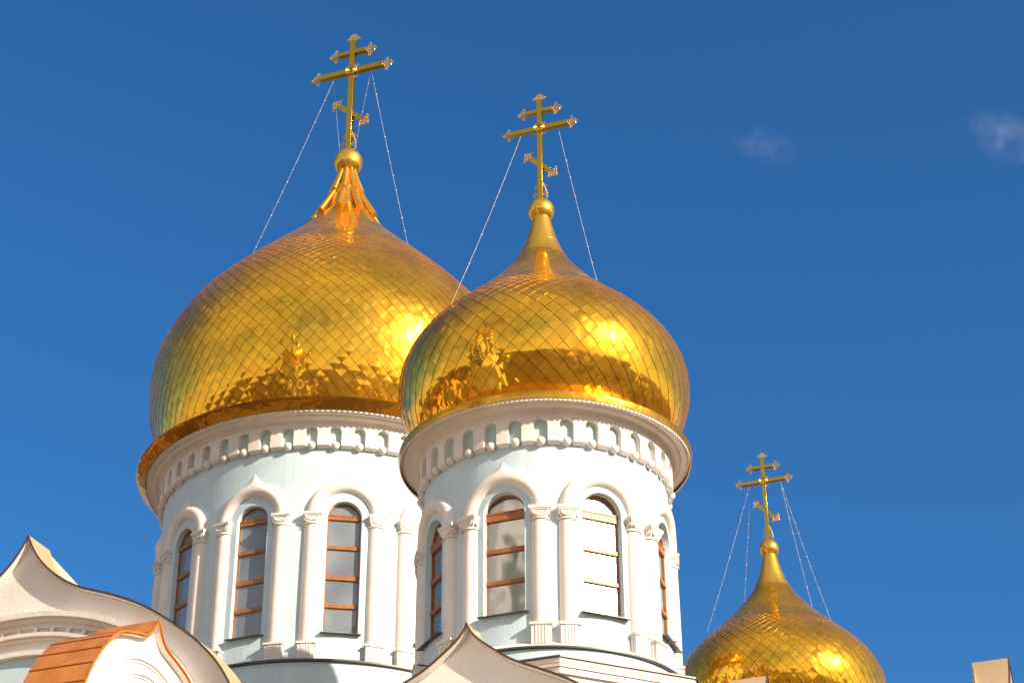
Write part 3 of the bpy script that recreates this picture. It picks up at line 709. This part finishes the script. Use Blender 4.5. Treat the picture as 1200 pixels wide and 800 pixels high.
# ------------------------------------------------------------------ what the gilding mirrors: bell tower, square, wood, city
def bell_tower():
    p = P2(-11.3, 24.9); t = empty('bell_tower', (p.x, p.y, 0), YAW); tag(t, 'white bell tower with a gold dome, mirrored in the tiles of the two nearer domes', 'bell tower')
    m = MB(); m.box(-4.6, 4.6, -4.6, 4.6, 0, 22); m.box(-4.9, 4.9, -4.9, 4.9, 22.003, 22.6); m.lathe([(3.7, 22.6), (3.7, 34.5)], 8, a0=R(22.5), a1=R(382.5)); m.build('wall', GABLE, t, 30)
    m = MB()
    for k in range(8):
        Mr = Matrix.Rotation(R(45*k), 4, 'Z'); m.box(-.6, .6, -3.46, -3.3, 24.5, 32.0, Mr); m.tube([Mr @ Vector((0, -3.46, 31.9)), Mr @ Vector((0, -3.3, 31.9))], .6, 20)
    m.build('bell_opening', DARK, t, 30)
    m = MB(); m.lathe([(3.7, 34.0), (4.1, 34.5), (4.2, 34.9), (3.0, 35.4)], 64); m.build('cornice', TRIM, t, 40)
    zs = np.linspace(ZKM[0], 30.8, 60); f = .95
    m = MB(); m.lathe([(float(r)*f, 35.2+(float(z)-ZKM[0])*1.2) for r, z in zip(spline(ZKM, RKM, zs), zs)], 64); m.ball((0, 0, 44.5), .5, 20); m.build('dome', GOLDS, t, 180)
    make_cross(44.8, 50.5, 49.8, 48.9, 46.9, .2, .6, 1.3, .6, R(42), .34, t)
bell_tower()
g = MB(); g.add([(-3000, -3000, 0), (3000, -3000, 0), (3000, 3000, 0), (-3000, 3000, 0)], [(0, 1, 2, 3)]); tag(g.build('ground', GRASS, None, 0), kind='structure')
g = MB(); g.add([(-70, -60, .004), (60, -60, .004), (60, 110, .004), (-70, 110, .004)], [(0, 1, 2, 3)]); tag(g.build('church_square', ASPH, None, 0), kind='structure')
g = MB(); vs = []; fs = []
for i in range(2600):
    a = random.uniform(0, 2*math.pi); d = random.uniform(150, 420); s = random.uniform(3.5, 7.5); h = random.uniform(5, 13)
    x, y = d*math.cos(a), d*math.sin(a)+40
    g.ball((x, y, h*.55), s, 8)
# a mass of town houses beyond the square, seen only in the gilding
tw = MB(); rf = MB()
for i in range(230):
    a = random.uniform(0, 2*math.pi); d = 62+150*random.random()**1.3; x, y = d*math.sin(a)+2, -d*math.cos(a)+25
    if abs(x) < 16 and y < 8 and y > -40 or (-34 < x < 30 and 8 < y < 105): continue
    L_, W_, H_ = random.uniform(8, 24), random.uniform(7, 12), random.uniform(5, 14); Mr = Matrix.Translation((x, y, 0)) @ Matrix.Rotation(random.choice((YAW, YAW+R(90), random.uniform(0, 3)))+R(random.uniform(-6, 6)), 4, 'Z')
    tw.box(-L_/2, L_/2, -W_/2, W_/2, 0, H_, Mr)
    h = random.uniform(1.5, 4.5); e = .5
    rf.add([tuple(Mx_ for Mx_ in (Mr @ Vector(q))) for q in ((-L_/2-e, -W_/2-e, H_), (L_/2+e, -W_/2-e, H_), (L_/2+e, W_/2+e, H_), (-L_/2-e, W_/2+e, H_), (-L_/2-e, 0, H_+h), (L_/2+e, 0, H_+h))], [(0, 1, 5, 4), (2, 3, 4, 5), (1, 2, 5), (3, 0, 4), (3, 2, 1, 0)])
no = len(tw.v); nf_ = len(tw.f); tw.add(rf.v, rf.f)
to = tw.build('far_town', CITY, None, 0); to.data.materials.append(ROOFM)
for p_ in to.data.polygons:
    if p_.index >= nf_: p_.material_index = 1
tag(to, 'town houses crowding round the church square', 'town', kind='stuff')
o = g.build('far_wood', LEAF, None, 180); tag(o, 'dark belt of trees round the church grounds', 'wood', kind='stuff')

# ------------------------------------------------------------------ two faint wisps of cloud
def wisp(dirx, diry, dist, size, label, dens, seed):
    f = 2318.49; th = R(30.635); ro = R(-.356)
    x, y = (dirx-600)/f, (400-diry)/f; x, y = x*math.cos(ro)-y*math.sin(ro), x*math.sin(ro)+y*math.cos(ro)
    d = Vector((x, math.cos(th)-y*math.sin(th), math.sin(th)+y*math.cos(th))).normalized()
    m = MB(); m.ball((0, 0, 0), 1, 24); 
    ml, nt, out = mat('thin_cloud')
    tc = node(nt, 'ShaderNodeTexCoord'); ln = node(nt, 'ShaderNodeVectorMath', operation='LENGTH'); link(nt, tc.outputs['Object'], ln.inputs[0])
    mp = node(nt, 'ShaderNodeMapping'); mp.inputs['Location'].default_value = (seed, seed*.7, 0); mp.inputs['Scale'].default_value = (size[0]/18, size[1]/18, size[2]/18); link(nt, tc.outputs['Object'], mp.inputs[0])
    nz = node(nt, 'ShaderNodeTexNoise', Scale=1.25, Detail=6.0, Roughness=.58, Distortion=.5); link(nt, mp.outputs[0], nz.inputs['Vector'])
    r1 = ramp(nt, nz.outputs[0], [(.40, (0, 0, 0)), (.85, (1, 1, 1))]); r2 = ramp(nt, ln.outputs['Value'], [(.05, (1, 1, 1)), (.95, (0, 0, 0))])
    a = node(nt, 'ShaderNodeMath', operation='MULTIPLY'); link(nt, r1.outputs[0], a.inputs[0]); link(nt, r2.outputs[0], a.inputs[1])
    b = node(nt, 'ShaderNodeMath', operation='MULTIPLY'); link(nt, a.outputs[0], b.inputs[0]); b.inputs[1].default_value = dens
    v = node(nt, 'ShaderNodeVolumePrincipled'); v.inputs['Color'].default_value = (.96, .96, .97, 1); v.inputs['Anisotropy'].default_value = .2
    link(nt, b.outputs[0], v.inputs['Density']); link(nt, v.outputs[0], out.inputs['Volume'])
    o = m.build('cloud', ml, None, 180); o.location = d*dist+Vector((0, 0, CAMZ)); o.scale = size; o.rotation_euler = (0, R(20), 0)
    tag(o, label, 'cloud', kind='stuff')
wisp(895, 170, 1500, (34, 16, 17), 'faint smudge of cloud right of the middle cross', .012, 5.2)
wisp(1182, 162, 1500, (44, 18, 24), 'faint torn wisp of cloud at the right edge of the sky', .020, 12.9)

# ------------------------------------------------------------------ light, sky, camera
SUN_EL, SUN_AZ = 25.0, 53.0                     # azimuth from -Y (towards the camera) to +X
sd = Vector((math.sin(R(SUN_AZ))*math.cos(R(SUN_EL)), -math.cos(R(SUN_AZ))*math.cos(R(SUN_EL)), math.sin(R(SUN_EL))))
sl = bpy.data.lights.new('sun', 'SUN'); sl.energy = 4.6; sl.angle = R(.53); sl.color = (1.0, .87, .70)
so = bpy.data.objects.new('sun', sl); COL.objects.link(so); so.rotation_euler = (-sd).to_track_quat('-Z', 'Y').to_euler()
w = bpy.data.worlds.new('World'); scene.world = w; w.use_nodes = True; nt = w.node_tree; nt.nodes.clear()
out = nt.nodes.new('ShaderNodeOutputWorld'); bg = nt.nodes.new('ShaderNodeBackground'); bg.inputs['Strength'].default_value = .0865
sk = nt.nodes.new('ShaderNodeTexSky'); sk.sky_type = 'NISHITA'; sk.sun_disc = False; sk.sun_elevation = R(SUN_EL)
sk.sun_rotation = math.atan2(sd.x, sd.y); sk.altitude = 200; sk.air_density = 1.0; sk.dust_density = 1.4; sk.ozone_density = 3.0
hs = nt.nodes.new('ShaderNodeHueSaturation'); hs.inputs['Saturation'].default_value = 1.22; link(nt, sk.outputs[0], hs.inputs['Color']); 
# thin high cloud over the part of the sky behind the photographer
tcw = nt.nodes.new('ShaderNodeTexCoord'); sx = nt.nodes.new('ShaderNodeSeparateXYZ'); link(nt, tcw.outputs['Generated'], sx.inputs[0])
nw = node(nt, 'ShaderNodeTexNoise', Scale=2.2, Detail=6.0, Roughness=.55, Distortion=.4); mpw = node(nt, 'ShaderNodeMapping'); mpw.inputs['Scale'].default_value = (1, 1, 2.2)
link(nt, tcw.outputs['Generated'], mpw.inputs[0]); link(nt, mpw.outputs[0], nw.inputs['Vector'])
cl = ramp(nt, nw.outputs[0], [(.36, (.14,)*3), (.66, (.72,)*3)])
side = node(nt, 'ShaderNodeMapRange'); side.inputs['From Min'].default_value = .5; side.inputs['From Max'].default_value = -.3; link(nt, sx.outputs['Y'], side.inputs['Value'])
cm = node(nt, 'ShaderNodeMath', operation='MULTIPLY'); link(nt, cl.outputs[0], cm.inputs[0]); link(nt, side.outputs[0], cm.inputs[1])
mxw = node(nt, 'ShaderNodeMix', data_type='RGBA'); link(nt, cm.outputs[0], mxw.inputs[0]); deep = node(nt, 'ShaderNodeMapRange', interpolation_type='SMOOTHSTEP'); deep.inputs['From Min'].default_value = -.1; deep.inputs['From Max'].default_value = .45; link(nt, sx.outputs['Y'], deep.inputs['Value'])
tint = node(nt, 'ShaderNodeMix', data_type='RGBA', blend_type='MULTIPLY'); link(nt, deep.outputs[0], tint.inputs[0]); tint.inputs[7].default_value = (.50, .86, 1.06, 1); link(nt, hs.outputs[0], tint.inputs[6]); link(nt, tint.outputs[2], mxw.inputs[6]); mxw.inputs[7].default_value = (6.2, 5.6, 4.7, 1)
hz = node(nt, 'ShaderNodeMapRange', interpolation_type='SMOOTHSTEP'); hz.inputs['From Min'].default_value = .30; hz.inputs['From Max'].default_value = -.02; hz.inputs['To Max'].default_value = .85; link(nt, sx.outputs['Z'], hz.inputs['Value'])
hzm = node(nt, 'ShaderNodeMix', data_type='RGBA'); link(nt, hz.outputs[0], hzm.inputs[0]); link(nt, mxw.outputs[2], hzm.inputs[6]); hzm.inputs[7].default_value = (7.2, 6.3, 5.0, 1)
link(nt, hzm.outputs[2], bg.inputs['Color']); link(nt, bg.outputs[0], out.inputs[0])
cam = bpy.data.cameras.new('camera'); cam.sensor_width = 36; cam.lens = 36*2318.49/1200; cam.clip_end = 10000; cam.clip_start = .1
co = bpy.data.objects.new('camera', cam); COL.objects.link(co)
co.matrix_world = Matrix.Translation((0, 0, CAMZ)) @ Matrix.Rotation(R(90+30.635), 4, 'X') @ Matrix.Rotation(R(-.356), 4, 'Z')
scene.camera = co
vs_ = scene.view_settings; vs_.view_transform = 'Standard'; vs_.look = 'None'; vs_.exposure = .80; vs_.gamma = 1; vs_.use_curve_mapping = False
